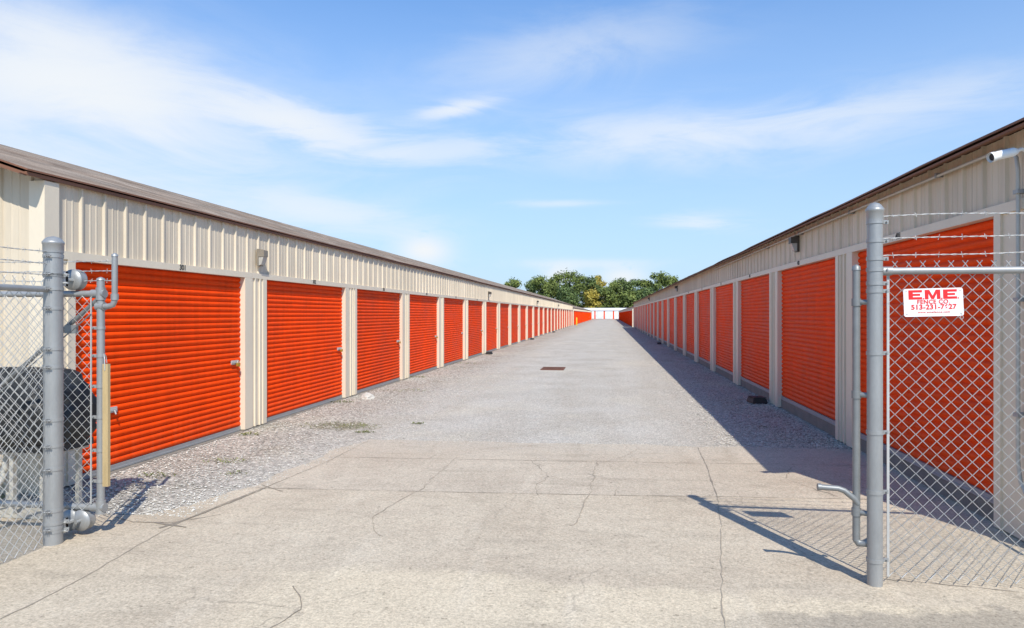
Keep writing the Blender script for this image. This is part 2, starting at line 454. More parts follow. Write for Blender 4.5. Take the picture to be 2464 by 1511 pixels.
for i in range(120):
    stone(random.uniform(-3.0,2.6), random.uniform(3.4,8.6), random.uniform(.002,.005))
g = b.obj("loose_gravel", M['stone']); tag(g, "loose pale crushed stone scattered along the lane", "gravel", kind="stuff")

# weeds
b = MB()
def tuft(x, y, r, n, h):
    for i in range(n):
        a = random.random()*6.28; d = random.random()**.6*r
        px, py = x+math.cos(a)*d*1.6, y+math.sin(a)*d
        an = random.random()*6.28; l = random.uniform(.4,1)*h; w = l*.22
        tx, ty = px+math.cos(an)*l*.9, py+math.sin(an)*l*.9
        nx, ny = -math.sin(an)*w, math.cos(an)*w
        b.add([(px,py,.008),((px+tx)/2+nx,(py+ty)/2+ny,.01+l*.35),(tx,ty,.012+l*.45),((px+tx)/2-nx,(py+ty)/2-ny,.01+l*.35)], [(0,1,2,3)])
for (x,y,r,n,h) in [(-3.9,9.5,.32,240,.03),(-3.5,9.4,.22,130,.03),(-2.75,9.8,.06,40,.05),(-3.25,9.0,.09,80,.04),(-4.1,7.0,.15,70,.04),(-4.4,6.3,.12,60,.04),
                    (-3.7,6.5,.1,40,.035),(-4.7,8.6,.1,40,.06),(-4.75,12.0,.15,60,.05),(-4.2,14,.3,90,.04),(-4.75,17,.2,60,.05),(-4.7,22,.3,80,.05),(2.2,10.2,.1,30,.03)]:
    tuft(x,y,r,n,h)
g = b.obj("weeds", M['weed']); tag(g, "small green weeds growing through gravel", "weeds", kind="stuff")

# ------------------------------------------------------------------ storage buildings
DW, PW, PITCH = 3.05, .61, 3.66
REC = .062
BH = .045
def door_mesh(h, detail=True):
    b = MB(); n = 9 if detail else 2
    pitch = .0675; ribs = int(round(h / pitch)); pitch = h / ribs
    prof = []
    for i in range(ribs):
        for k in range(n):
            t = k / n
            prof.append((.026 * math.sin(math.pi * t) ** .60 if t > 0 else 0.0, (i + t) * pitch))
    prof.append((0, h))
    vs = []
    for x, z in prof: vs += [(x, -DW/2, z), (x, DW/2, z)]
    b.add(vs, [(2*i, 2*i+1, 2*i+3, 2*i+2) for i in range(len(prof)-1)], 0, True)
    me = bpy.data.meshes.new("door_curtain")
    me.from_pydata(b.v, [], b.f); me.polygons.foreach_set("use_smooth", [True]*len(b.f)); me.update()
    return me

def mesh_from(mb, name, mats):
    o = mb.obj(name, mats); me = o.data; bpy.data.objects.remove(o); return me

def latch_mesh():
    b = MB()
    b.box(.0,.022,-.075,.075,-.028,.028,0)
    b.box(.022,.034,-.11,.05,-.010,.010,0)
    b.tube([(.034,.02,-.005),(.05,.02,-.045)], .008, 6, 0)
    return mesh_from(b, "latch", [M['wire']])
LATCH = latch_mesh()
def lock_mesh():
    b = MB()
    b.box(.034,.062,-.028,.028,-.052,-.008,0)
    b.tube([(.048,-.018,-.008),(.048,-.018,.014),(.048,0,.026),(.048,.018,.014),(.048,.018,-.008)], .005, 6, 1)
    return mesh_from(b, "padlock", [M['brass'], M['wire']])
LOCK = lock_mesh()

def building(label, X0, Y0, Y1, side, d0, n, z0, zh, ez, oh, depth=6.1, rise=1.0, detail=True, fh=.03,
             doorm='door', wallm='wall', trimm='trim', pillm='trim', latches=(), wavy=.006, numbers=None, plinth_x=.05, group="storage buildings along the lane"):
    e = mkobj("storage_building", None, None, (X0, (Y0), 0))
    tag(e, label, "storage building", group)
    S = side; L = Y1 - Y0
    def bx(mb, x0,x1,y0,y1,z0_,z1_,m=0): mb.box(S*x0, S*x1, y0, y1, z0_, z1_, m)
    w = MB()
    top = ez + oh/ (depth/2) * rise - .004
    ztrim = zh + .075
    def ribs(length):
        pr = [(0,0)]; y = .10; j = 0
        while y + .1 < length:
            pr += [(y,0),(y+.011,.022),(y+.031,.022),(y+.042,0)]
            if detail and y + .25 < length: pr += [(y+.135,0),(y+.141,.004),(y+.153,.004),(y+.159,0),(y+.215,0),(y+.221,.004),(y+.233,.004),(y+.239,0)]
            y += .305
        pr.append((length,0)); return pr
    pr = ribs(L)
    vs = []
    for y, x in pr: vs += [(S*x, y, ztrim - .003), (S*x, y, top)]
    w.add(vs, [(2*i, 2*i+2, 2*i+3, 2*i+1) for i in range(len(pr)-1)], 0)
    for yy, sgn in ((0,-1),(L,1)):
        pr = ribs(depth); vs = []
        for xd, bump in pr:
            zt = top + rise * (1 - abs(xd - depth/2)/(depth/2)) - .01
            vs += [(-S*xd, yy + sgn*bump, 0), (-S*xd, yy + sgn*bump, zt)]
        w.add(vs, [(2*i, 2*i+2, 2*i+3, 2*i+1) for i in range(len(pr)-1)], 0)
    w.add([(-S*depth,0,0),(-S*depth,L,0),(-S*depth,L,top),(-S*depth,0,top)], [(0,1,2,3)], 0)
    w.add([(-S*.3,.02,0),(-S*.3,L-.02,0),(-S*.3,L-.02,top),(-S*.3,.02,top)], [(0,1,2,3)], 0)
    w.obj("wall", M[wallm], e)
    h = MB(); bx(h, -.10, .030, 0, L, zh, ztrim); h.obj("door_header", M[trimm], e)
    c = MB(); bx(c, -.12, .034, -.034, .13, .0, top-.02)
    bx(c, -.10, .012, .13, d0 - Y0, .02, zh)
    bx(c, .012, .030, d0 - Y0 - .09, d0 - Y0, .02, zh)
    c.obj("corner_trim", M[trimm], e)
    endy = (d0 - Y0) + n * PITCH - PW
    if L - endy > .05:
        c = MB(); bx(c, -.12, .02, endy, L + .03, .0, zh); c.obj("corner_trim", M[trimm], e)
    f = MB(); bx(f, -.28, plinth_x, .0, L, -.05, max(.010, z0 - .012)); f.obj("foundation", M['sill'], e)
    r = MB(); oy = .25
    ny = max(2, int((L + 2*oy) / .8)); nx = 5
    grid = []
    for j in range(ny + 1):
        y = -oy + (L + 2*oy) * j / ny
        row = []
        for i in range(nx + 1):
            t = i / nx
            x = oh + .02 - (depth/2 + oh + .02) * t
            z = ez + fh + .024 + (rise + oh*rise/(depth/2)) * t
            z += mnoise.noise(Vector((y*.45, t*2, X0))) * wavy * 1.6 + mnoise.noise(Vector((y*1.7, t*4, X0+5))) * wavy
            row.append((S*x, y, z))
        grid.append(row)
    vs = [p for row in grid for p in row]; W = nx + 1
    fs = [(j*W+i, j*W+i+1, (j+1)*W+i+1, (j+1)*W+i) for j in range(ny) for i in range(nx)]
    r.add(vs, fs, 0)
    r.add([(x,y,z-.016) for x,y,z in vs], [f[::-1] for f in fs], 1)
    r.add([p for j in range(ny+1) for p in (grid[j][0], (grid[j][0][0],grid[j][0][1],grid[j][0][2]-.016))],
          [(2*j,2*j+1,2*j+3,2*j+2) for j in range(ny)], 1)
    for j in (0, ny):
        r.add([p for i in range(W) for p in (grid[j][i], (grid[j][i][0],grid[j][i][1],grid[j][i][2]-.016))],
              [(2*i,2*i+1,2*i+3,2*i+2) for i in range(nx)], 1)
    a = grid[0][nx]; c2 = grid[ny][nx]
    r.add([a, c2, (-S*(depth+oh), c2[1], ez+.05), (-S*(depth+oh), a[1], ez+.05)], [(0,1,2,3)], 0)
    r.obj("roof", [M['roof'], M['fascia']], e)
    fa = MB()
    bx(fa, oh - .018, oh + .004, -oy+.01, L + oy-.01, ez, ez + fh)
    sl = rise/(depth/2)
    for yy in (-oy + .012, L + oy - .034):
        x0, x1 = oh - .02, -depth/2
        za = ez - .004; zb = ez + .0 + (oh + depth/2) * sl
        vs = [(S*x0,yy,za),(S*x1,yy,zb),(S*x1,yy,zb+fh),(S*x0,yy,za+fh)]
        vs += [(x,y+.022,z) for x,y,z in vs]
        fa.add(vs, [(0,1,2,3),(7,6,5,4),(0,4,5,1),(3,2,6,7)], 0)
        x2 = -depth - oh
        vs = [(S*x2,yy,za),(S*x1,yy,zb),(S*x1,yy,zb+fh),(S*x2,yy,za+fh)]
        vs += [(x,y+.022,z) for x,y,z in vs]
        fa.add(vs, [(0,1,2,3),(7,6,5,4),(0,4,5,1),(3,2,6,7)], 0)
    fa.add([(S*oh, -oy, ez+.003),(S*oh, L+oy, ez+.003),(-S*.02, L+oy, ez+.003+(oh+.02)*sl),(-S*.02, -oy, ez+.003+(oh+.02)*sl)], [(0,1,2,3)], 0)
    fa.obj("fascia", M['fascia'], e)
    me = door_mesh(zh - z0 - BH, detail); me.materials.append(M[doorm])
    bb = MB(); bb.box(-.01,.028,-DW/2,DW/2,0,BH,0); bb.box(.012,.038,-DW/2+.05,DW/2-.05,-.008,.010,0)
    bar = mesh_from(bb, "bottom_bar", [M['galvflat']])
    pm = MB()
    def bx2(x0,x1,y0,y1,z0_,z1_): pm.box(S*x0,S*x1,y0,y1,z0_,z1_)
    zb = .02; zt = zh - .001
    bx2(-.13,.030,0,.20,zb,zt)
    bx2(-.10,.012,.20,.27,zb+.003,zt)
    bx2(-.10,.032,.272,.300,zb+.002,zt)
    bx2(-.10,.014,.301,.40,zb+.004,zt)
    bx2(-.10,.034,.402,.430,zb+.002,zt)
    bx2(-.10,.016,.432,.50,zb+.004,zt)
    bx2(-.13,.030,.502,.61,zb,zt)
    pil = mesh_from(pm, "pillar", [M[pillm]])
    rz = 0 if side > 0 else math.pi
    for k in range(n):
        yc = (d0 - Y0) + k * PITCH + DW/2
        d = mkobj("door", me, e, (-S*REC, yc, z0 + BH), (0,0,rz))
        if detail:
            mkobj("bottom_bar", bar, d, (0,0,-BH))
        for kk, off, zz, lk in latches:
            if kk == k:
                mkobj("latch", LATCH, d, (.020, off*(1 if side > 0 else -1), zz - z0 - BH))
                if lk: mkobj("padlock", LOCK, d, (.020, (off+.03)*(1 if side > 0 else -1), zz - z0 - BH))
        if k < n - 1:
            mkobj("pillar", pil, e, (0, (d0 - Y0) + k*PITCH + DW, 0))
        if numbers and k < 6:
            text_mesh("door_number", str(numbers + k), .085, M['dark'], e, (S*.0325, yc + (.12 if side>0 else .2), zh + .040), (R(90),0,R(90)*S), 1.0, .0018, .0008)
    return e

LX, RX = -4.95, 2.87
lat = [(0, 1.36, .95, True), (0, -.98, .63, False)] + [(k, 1.36, .95, (k % 3 != 1) or k == 1) for k in range(1, 14)]
left = building("long cream metal storage building with orange roll-up doors in sunshine", LX, 5.53, 96.6, 1, 5.86, 25, .022, 2.10, 2.785, .045,
                latches=lat, numbers=301)
right = building("long cream metal storage building with orange roll-up doors in shade", RX, 5.08, 82.4, -1, 5.63, 21, .165, 2.33, 2.832, .19, fh=.016,
                 wavy=.012, numbers=401, plinth_x=-.03)
left2 = building("distant low storage building with orange doors and pale eave", LX, 98.5, 206, 1, 98.9, 29, .03, 2.05, 2.45, .05, detail=False, pillm='door')
right2 = building("distant low storage building beside the far end of the lane", RX, 86.0, 205, -1, 86.4, 32, .03, 2.05, 2.45, .05, detail=False, pillm='door')

e = mkobj("storage_building", None, None, (-16, 217, 0)); tag(e, "far storage building with white doors and orange posts", "storage building", "storage buildings along the lane")
b = MB(); b.box(0,32,.12,6,0,2.75); b.obj("wall", M['door'], e)
b = MB(); b.add([(-.3,-.1,2.72),(32.3,-.1,2.72),(32.3,3,3.5),(-.3,3,3.5),(32.3,6.1,2.72),(-.3,6.1,2.72)], [(0,1,2,3),(3,2,4,5)]); b.box(-.3,32.3,-.12,-.09,2.66,2.75)
b.obj("roof", M['white'], e)
b = MB()
for i in range(28): b.box(0,2.45,-.004 if i%2 else 0,.05,i*.09,i*.09+.09)
dm = mesh_from(b, "white_door", [M['doorw']])
for i in range(11): mkobj("door", dm, e, (.55+i*2.85, .06, .08))

# ------------------------------------------------------------------ wall lights
def wall_light(X, Y, Z, side, lab, mt='bronze', k=1.0):
    e = mkobj("wall_light", None, None, (X, Y, Z)); tag(e, lab, "wall light", "wall lights above the doors")
    S = side * k
    b = MB(); b.box(0,S*.03,-.08*k,.08*k,-.13,.11)
    vs = [(S*.03,-.08*k,.11),(S*.03,.08*k,.11),(S*.03,-.08*k,.0),(S*.03,.08*k,.0),(S*.12,-.07*k,.09),(S*.12,.07*k,.09),(S*.12,-.07*k,.0),(S*.12,.07*k,.0)]
    b.add(vs, [(0,1,5,4),(4,5,7,6),(0,4,6,2),(1,3,7,5),(2,6,7,3)])
    b.obj("housing", M[mt], e)
    b = MB(); vs = [(S*.03,-.07*k,-.002),(S*.03,.07*k,-.002),(S*.03,-.07*k,-.12),(S*.03,.07*k,-.12),(S*.11,-.065*k,-.002),(S*.11,.065*k,-.002),(S*.07,-.065*k,-.11),(S*.07,.065*k,-.11)]
    b.add(vs, [(4,5,7,6),(0,4,6,2),(1,3,7,5),(2,6,7,3)])
    b.obj("lens", M['lens'], e)
wall_light(LX+.028, 9.30, 2.41, 1, "faded beige wall light mounted on cream ribbed wall", 'lampbeige', .85)
for y in (28.3, 48.0, 68): wall_light(LX+.028, y, 2.42, 1, "bronze wall light mounted on cream ribbed wall")
for y in (11.05, 29.7, 50): wall_light(RX-.028, y, 2.67, -1, "bronze wall light mounted on shaded cream wall")

# ------------------------------------------------------------------ conduit and security camera
e = mkobj("electrical_conduit", None, None, (RX-.055, 5.27, 0)); tag(e, "thin painted metal conduit running up wall and along eave", "conduit")
b = MB()
b.tube([(0,-.5,.30),(0,-.28,.30),(0,-.12,.34),(0,-.03,.44),(0,0,.58),(0,0,2.60),(0,.02,2.69),(0,.10,2.76),(0,.22,2.79),(0,3,2.80),(0,14,2.80)], .014, 8)
b.obj("pipe", M['pipe'], e)
b = MB(); b.box(-.018,.05,-.03,.03,-.014,.014); st = mesh_from(b, "strap", [M['galv']])
for z in (.9,1.7,2.45): mkobj("strap", st, e, (0,0,z))
b = MB(); b.box(-.018,.05,-.014,.014,-.02,.02); st = mesh_from(b, "strap", [M['galv']])
for y in (1.2,3.4,5.6,7.8,10): mkobj("strap", st, e, (0,y,2.80))
e = mkobj("security_camera", None, None, (RX-.03, 5.14, 2.70)); tag(e, "white bullet security camera on a wall bracket", "security camera")
b = MB(); b.tube([(-.165,-.075,-.018),(-.31,-.11,-.055)], .030, 16); b.tube([(-.30,-.108,-.0525),(-.325,-.114,-.059)], [.033,.033], 16, caps=False)
b.tube([(-.14,-.068,-.012),(-.165,-.075,-.018)], [.020,.030], 16)
b.obj("body", M['white'], e)
b = MB(); b.tube([(-.3105,-.1105,-.0555),(-.3125,-.111,-.056)], .024, 16); b.obj("lens", M['black'], e)
b = MB(); b.tube([(0,0,0),(-.03,0,0)], .040, 16); b.tube([(-.03,0,0),(-.09,-.03,.01),(-.145,-.069,-.013)], .012, 10); b.obj("bracket", M['white'], e)

# ------------------------------------------------------------------ chain link helpers
def fabric(b, P0, D, length, z0, z1, r=.0029, tips=True):
    P0 = Vector(P0); D = Vector(D).normalized(); N = Vector((-D.y, D.x, 0))
    w = .0385; hh = .0385
    nz = int((z1 - z0) / hh); nw = int(length / w)
    for i in range(nw):
        pts = []
        for k in range(nz + 1):
            side = (k + i) % 2
            d = (i + side) * w
            off = (.0022 if side else -.0022)
            wob = mnoise.noise(Vector((d*2, k*.1, P0.x))) * .006
            p = P0 + D * (d + wob * .5) + N * (off + wob); pts.append(Vector((p.x, p.y, z0 + k*hh)))
        if tips:
            last = pts[-1]; side = (nz + i) % 2
            pts.append(last + D * (.012 if side else -.012) * -1 + Vector((0,0,.022)))
            pts.append(last + D * (.016 if side else -.016) + Vector((0,0,.058)))
        b.tube(pts, r, 4, 0, caps=False)

def barbed(b, A, C, sag=.012, seed=0):
    A = Vector(A); C = Vector(C); L = (C-A).length; D = (C-A).normalized()
    N = Vector((-D.y, D.x, 0)).normalized()
    n = int(L/.03)
    for ph in (0, math.pi):
        pts = []
        for i in range(n+1):
            t = i/n; p = A.lerp(C, t); a = t*L*60 + ph
            s = -4*sag*t*(1-t) + mnoise.noise(Vector((t*L*1.6, seed, 0)))*.012
            pts.append(p + Vector((0,0,s + math.sin(a)*.003)) + N*math.cos(a)*.003)
        b.tube(pts, .0019, 4, 0, caps=False)
    x = .06
    while x < L - .03:
        t = x/L; p = A.lerp(C, t) + Vector((0,0,-4*sag*t*(1-t) + mnoise.noise(Vector((t*L*1.6, seed, 0)))*.012))
        a = random.random()*3.14
        for q in (a, a + 1.57):
            d = (Vector((0,0,1))*math.cos(q) + N*math.sin(q) + D*.25*random.uniform(-1,1)).normalized()*.017
            b.tube([p - d, p + d], .0016, 4, 0, caps=False)
        x += .125

def post_mesh(x, y, h, r, mat='galv', parent=None, capname="post_cap"):
    b = MB(); b.tube([(x,y,0),(x,y,h-.05)], r, 24); o = b.obj("post", M[mat], parent)
    b = MB(); pts = []; rs = []
    for zz, rr in ((-.075,r+.004),(-.02,r+.004),(-.015,r+.008),(0,r+.008),(.004,r+.003),(.02,r*.85),(.032,r*.55),(.038,r*.15)):
        pts.append((x,y,h-.045+zz)); rs.append(rr)
    b.tube(pts, rs, 24); b.obj(capname, M['galv'], o)
    return o

def band(parent, x, y, z, r, dx, dy):
    b = MB(); n = 20; h = .011
    vs = []
    for k in range(n):
        a = 2*math.pi*k/n
        vs += [(math.cos(a)*(r+.004), math.sin(a)*(r+.004), -h), (math.cos(a)*(r+.004), math.sin(a)*(r+.004), h)]
    b.add(vs, [(2*k, 2*((k+1)%n), 2*((k+1)%n)+1, 2*k+1) for k in range(n)], 0, True)
    for s in (-h, h):
        ring = [(math.cos(2*math.pi*k/n)*(r+.004), math.sin(2*math.pi*k/n)*(r+.004), s) for k in range(n)] + [(math.cos(2*math.pi*k/n)*(r-.001), math.sin(2*math.pi*k/n)*(r-.001), s) for k in range(n)]
        b.add(ring, [(k, (k+1)%n, n+(k+1)%n, n+k) for k in range(n)], 0)
    d = Vector((dx,dy,0)).normalized(); nn = Vector((-d.y,d.x,0))
    p0 = d*r; p1 = d*(r+.035)
    for s in (-.007,.004):
        q = [p0+nn*s, p1+nn*s, p1+nn*(s+.003), p0+nn*(s+.003)]
        vs = [(v.x,v.y,-h) for v in q] + [(v.x,v.y,h) for v in q]
        b.add(vs, [(0,1,5,4),(1,2,6,5),(2,3,7,6),(3,0,4,7),(0,3,2,1),(4,5,6,7)])
    c = d*(r+.022)
    b.tube([c - nn*.022, c + nn*.022], .006, 6)
    return b.obj("brace_band", M['galv'], parent, (x,y,z))

# ------------------------------------------------------------------ right fence
FY = 4.345; PX = 1.549
e = mkobj("chain_link_fence", None, None, (PX, FY, 0)); tag(e, "galvanised chain link fence with barbed wire and latch post", "fence", "chain link fences at the gate")
p = post_mesh(0, 0, 2.262, .0425, parent=e)
for z in (2.14,2.03,1.925,1.86,1.78,1.735,1.37,.905,.555,.155): band(e, 0, 0, z, .0425, 1, .15)
b = MB(); fabric(b, (.085,.035,0), (1,0,0), 2.9, .045, 1.86); b.obj("wire_mesh", M['wire'], e)
b = MB(); b.tube([(.045,.02,1.853),(.10,.02,1.853)], .026, 14); b.tube([(.09,.02,1.853),(3.0,.02,1.853)], .021, 14); b.obj("top_rail", M['galv'], e)
b = MB(); b.box(.078,.092,.030,.036,.05,1.83); b.obj("tension_bar", M['wire'], e)
for i, z in enumerate((2.185,2.055,1.955)):
    b = MB(); barbed(b, (.04,0,z-.012), (3.0,0,z+.028), .004, i*7); b.obj("barbed_wire", M['wire'], e)
b = MB(); b.tube([(3.0,.0,0),(3.0,.0,2.2)], .03, 16); b.obj("line_post", M['galv'], e)
b = MB()
b.tube([(-.086,.05,.25),(-.086,.05,1.87)], .0215, 14)
b.tube([(-.086,.05,1.86),(-.086,.05,1.885),(-.086,.05,1.895)], [.025,.022,.006], 14)
b.tube([(-.086,.05,.255),(-.075,.045,.235),(-.045,.03,.24),(-.02,.02,.26)], .022, 12)
for z in (1.67,1.12,.42):
    b.tube([(-.086,.05,z),(-.02,.01,z)], .016, 10)
    b.tube([(-.086,.05,z-.022),(-.086,.05,z+.022)], .027, 14)
b.obj("receiver_pipe", M['darkgalv'], e)  # shaded look of this pipe comes from the darker steel colour
b = MB()
b.tube([(-.295,.055,.560),(-.19,.05,.556),(-.155,.045,.545),(-.125,.04,.520),(-.10,.04,.50),(-.08,.04,.47)], .0175, 12)
b.tube([(-.305,.055,.560),(-.285,.055,.560)], .021, 12)
b.obj("latch_arm", M['darkgalv'], e)

# sign
s = mkobj("fence_sign", None, None, (1.866, 4.338, 1.668)); tag(s, "white metal sign with red lettering wired to fence", "sign")
s.rotation_euler = (R(-2), R(-1.3), 0)
hw, hh2, rr = .161, .0815, .012; outl = []
for cx, cy, a0 in ((hw-rr,hh2-rr,0),(-hw+rr,hh2-rr,90),(-hw+rr,-hh2+rr,180),(hw-rr,-hh2+rr,270)):
    for k in range(5):
        a = R(a0 + k*22.5); outl.append((cx+rr*math.cos(a), cy+rr*math.sin(a)))
b = MB(); n = len(outl)
vs = [(x,-.0015,z) for x,z in outl] + [(x,.0015,z) for x,z in outl]
b.add(vs, [tuple(range(n)), tuple(range(2*n-1,n-1,-1))] + [(k,n+k,n+(k+1)%n,(k+1)%n) for k in range(n)])
b.obj("panel", M['white'], s)
RT = (R(90),0,0)
def plate(b, pts):
    n = len(pts); y0, y1 = -.0016, -.0030
    vs = [(x,y1,z) for x,z in pts] + [(x,y0,z) for x,z in pts]
    b.add(vs, [tuple(range(n))] + [(k,n+k,n+(k+1)%n,(k+1)%n) for k in range(n)])
def let_E(x0, w, z0, h):
    b = MB(); t = h*.215; sw = w*.32
    plate(b, [(x0,z0),(x0+w,z0),(x0+w,z0+t*1.15),(x0+sw,z0+t*1.15),(x0+sw,z0+h*.5-t*.5),(x0+w*.86,z0+h*.5-t*.5),(x0+w*.86,z0+h*.5+t*.5),(x0+sw,z0+h*.5+t*.5),
              (x0+sw,z0+h-t*1.15),(x0+w,z0+h-t*1.15),(x0+w,z0+h),(x0,z0+h)])
    b.obj("lettering", M['red'], s)
def let_M(x0, w, z0, h):
    b = MB(); q = w*.23
    plate(b, [(x0,z0),(x0+q,z0),(x0+q,z0+h*.62),(x0+w*.42,z0),(x0+w*.58,z0),(x0+w-q,z0+h*.62),(x0+w-q,z0),(x0+w,z0),(x0+w,z0+h),(x0+w-q*1.25,z0+h),(x0+w*.5,z0+h*.36),(x0+q*1.25,z0+h),(x0,z0+h)])
    b.obj("lettering", M['red'], s)
def dot(x0, z0, d):
    b = MB(); plate(b, [(x0,z0),(x0+d,z0),(x0+d,z0+d),(x0,z0+d)]); b.obj("lettering", M['red'], s)
zL, hL = .0185, .0545
let_E(-.134, .074, zL, hL); dot(-.0560, zL, .007); let_M(-.045, .084, zL, hL); dot(.0425, zL, .007); let_E(.054, .074, zL, hL); dot(.1315, zL, .007)
text_mesh("lettering", "FENCE CO.", .033, M['red'], s, (0,-.0028,.002), RT, 1.02, .0007, .0006, spacing=1.08)
text_mesh("lettering", "513-231-7627", .0395, M['red'], s, (0,-.0028,-.028), RT, 1.06, .0011, .0006, spacing=1.04)
text_mesh("lettering", "www.emefence.com", .0165, M['red'], s, (0,-.0028,-.057), RT, 1.16, 0, .0006, spacing=1.12)
b = MB()
for x in (-.146,.146):
    for z in (.066,-.066): b.tube([(x,-.004,z),(x,.02,z)], .004, 8)
b.tube([(.146,-.004,-.066),(.154,-.01,-.09),(.146,-.012,-.105),(.139,-.008,-.092),(.146,0,-.08)], .0015, 5)
b.obj("wire_tie", M['wire'], s)

# ------------------------------------------------------------------ left fence (runs towards the street) with rollers
GX = -3.817
e = mkobj("chain_link_fence", None, None, (GX, 4.342, 0)); tag(e, "galvanised chain link fence with thick post and gate rollers", "fence", "chain link fences at the gate")
post_mesh(0, 0, 2.145, .060, parent=e)
for z in (2.00,1.875,1.775,1.64,1.36,1.235,.87,.69,.53,.245,.12): band(e, 0, 0, z, .060, .3, -1)
for z in (1.87,.10,.155): band(e, 0, 0, z, .060, .9, .5)
b = MB(); fabric(b, (0,-.09,0), (0,-1,0), 3.0, .02, 1.80, r=.0032); b.obj("wire_mesh", M['wire'], e)
b = MB(); b.tube([(0,-.06,1.77),(0,-3.1,1.77)], .021, 12); b.obj("top_rail", M['galv'], e)
for i, z in enumerate((2.03,1.945,1.87)):
    b = MB(); barbed(b, (0,-.06,z), (0,-3.1,z), .004, 30+i*5); b.obj("barbed_wire", M['wire'], e)
b = MB(); b.tube([(0,-3.1,0),(0,-3.1,2.1)], .035, 14); b.obj("line_post", M['galv'], e)
def roller(z, two=False):
    for cx in ((.0,) if not two else (-.02,.065)):
        b = MB()
        pts = [(cx,.165,z),(cx,.168,z),(cx,.178,z),(cx,.20,z),(cx,.222,z),(cx,.232,z),(cx,.235,z)]
        b.tube(pts, [.020,.074,.076,.062,.076,.074,.020], 26)
        b.tube([(cx,.13,z),(cx,.27,z)], .012, 10)
        b.obj("roller_wheel", M['galv'], e)
    b = MB(); b.box(-.03,.05,.055,.075,z-.05,z+.05); b.box(-.02,.02,.075,.165,z-.008,z+.008); b.box(.04,.05,.0,.075,z-.05,z+.05)
    b.tube([(.035,.03,z+.03),(.085,.03,z+.03)], .007, 8); b.tube([(.035,.03,z-.03),(.085,.03,z-.03)], .007, 8)
    b.obj("roller_bracket", M['wire'], e)
roller(1.846); roller(.118, True)

# ------------------------------------------------------------------ sliding gate (parked open)
GY = 4.55
e = mkobj("sliding_gate", None, None, (-3.62, GY, 0)); tag(e, "galvanised sliding gate parked open behind the thick post", "gate")
b = MB()
b.tube([(0,0,.20),(0,0,1.85)], .026, 16)
b.tube([(0,0,1.842),(0,0,1.856),(0,0,1.866)], [.030,.026,.006], 16)
b.tube([(0.01,0,1.746),(-6.2,0,1.746)], .023, 14)
b.tube([(.01,0,.21),(-6.2,0,.21)], .025, 14)
for x in (-1.85,-3.7,-6.2): b.tube([(x,.0,.21),(x,.0,1.746)], .021, 12)
b.tube([(.035,0,1.746),(-.07,0,1.746)], .030, 14); b.tube([(0,0,1.70),(0,0,1.79)], .032, 14)
b.tube([(.035,0,.21),(-.07,0,.21)], .032, 14); b.tube([(0,0,.165),(0,0,.26)], .033, 14)
b.obj("frame", M['galv'], e)
b = MB(); b.tube([(-.03,.0,1.70),(-1.83,0,.235)], .016, 12); b.tube([(-.05,-.035,1.60),(-1.0,-.035,.86),(-1.83,-.03,.24)], .005, 8)
b.box(-.26,-.17,-.035,-.01,1.46,1.52); b.obj("diagonal_brace", M['darkgalv'], e)
b = MB(); fabric(b, (-.05,-.024,0), (-1,0,0), 6.1, .19, 1.74, r=.0028, tips=False); b.obj("wire_mesh", M['wire'], e)
b = MB()
b.tube([(0,0,1.655),(.06,0,1.655),(.095,0,1.665),(.11,0,1.70),(.11,0,2.02)], .020, 12)
b.tube([(.11,0,2.012),(.11,0,2.028),(.11,0,2.038)], [.024,.021,.005], 12); b.tube([(-.03,0,1.655),(.03,0,1.655)], .031, 12)
b.tube([(.11,0,1.70),(.11,0,1.745)], .026, 12)
b.obj("barb_arm", M['galv'], e)
for x in (-2.6,-5.2):
    b = MB(); b.tube([(x,.0,1.746),(x,.0,2.02)], .018, 12); b.obj("barb_arm", M['galv'], e)
for i, z in enumerate((1.98,1.91,1.84)):
    b = MB(); barbed(b, (.11,0,z), (-5.9,0,z+.01), .01, 60+i*5); b.obj("barbed_wire", M['wire'], e)
for z in (1.50,1.30,1.08,.86,.62,.40): band(e, 0, 0, z, .026, -1, -.2)
b = MB(); b.box(-.060,-.050,-.030,-.024,.24,1.72); b.obj("tension_bar", M['wire'], e)

s = mkobj("wooden_board", None, None, (-3.540, 4.505, 0)); tag(s, "weathered tan wooden board hung upright on the gate end", "board")
b = MB(); b.box(-.021,.021,-.013,.013,.375,1.245)
b.obj("plank", M['wood'], s)
b = MB(); b.tube([(0,-.016,1.20),(0,-.018,1.28),(-.012,-.01,1.315),(-.02,.02,1.30),(-.02,.03,1.25)], .0035, 6); b.obj("hook", M['wire'], s)

# gate operator behind the gate
e = mkobj("gate_operator", None, None, (-4.63, 5.02, 0)); tag(e, "dark plastic-covered gate operator on a pale steel stand", "gate operator")
bm = bmesh.new(); bmesh.ops.create_cube(bm, size=1)
bmesh.ops.subdivide_edges(bm, edges=bm.edges[:], cuts=13, use_grid_fill=True)
for v in bm.verts:
    q = v.co * 2
    L6 = (abs(q.x)**4 + abs(q.y)**4 + abs(q.z)**4) ** .25
    q = q / L6
    z = q.z*.32 + .845
    wx = .48 * (1 - .12*max(0,q.z)); wy = .26 * (1 - .22*max(0,q.z))
    crease = mnoise.noise(Vector((q.x*5, q.y*4, q.z*2.2))) * .035 + mnoise.noise(Vector((q.x*13, q.y*9, q.z*3))) * .018
    v.co = Vector((q.x*(wx+crease), q.y*(wy+crease), z + crease*.6))
for f in bm.faces: f.smooth = True
me = bpy.data.meshes.new("cover"); bm.to_mesh(me); bm.free(); me.materials.append(M['black'])
cov = mkobj("cover", me, e)
b = MB(); b.box(-.40,.40,-.215,.215,.525,.58)
b.obj("base_tray", M['black'], e)
b = MB()
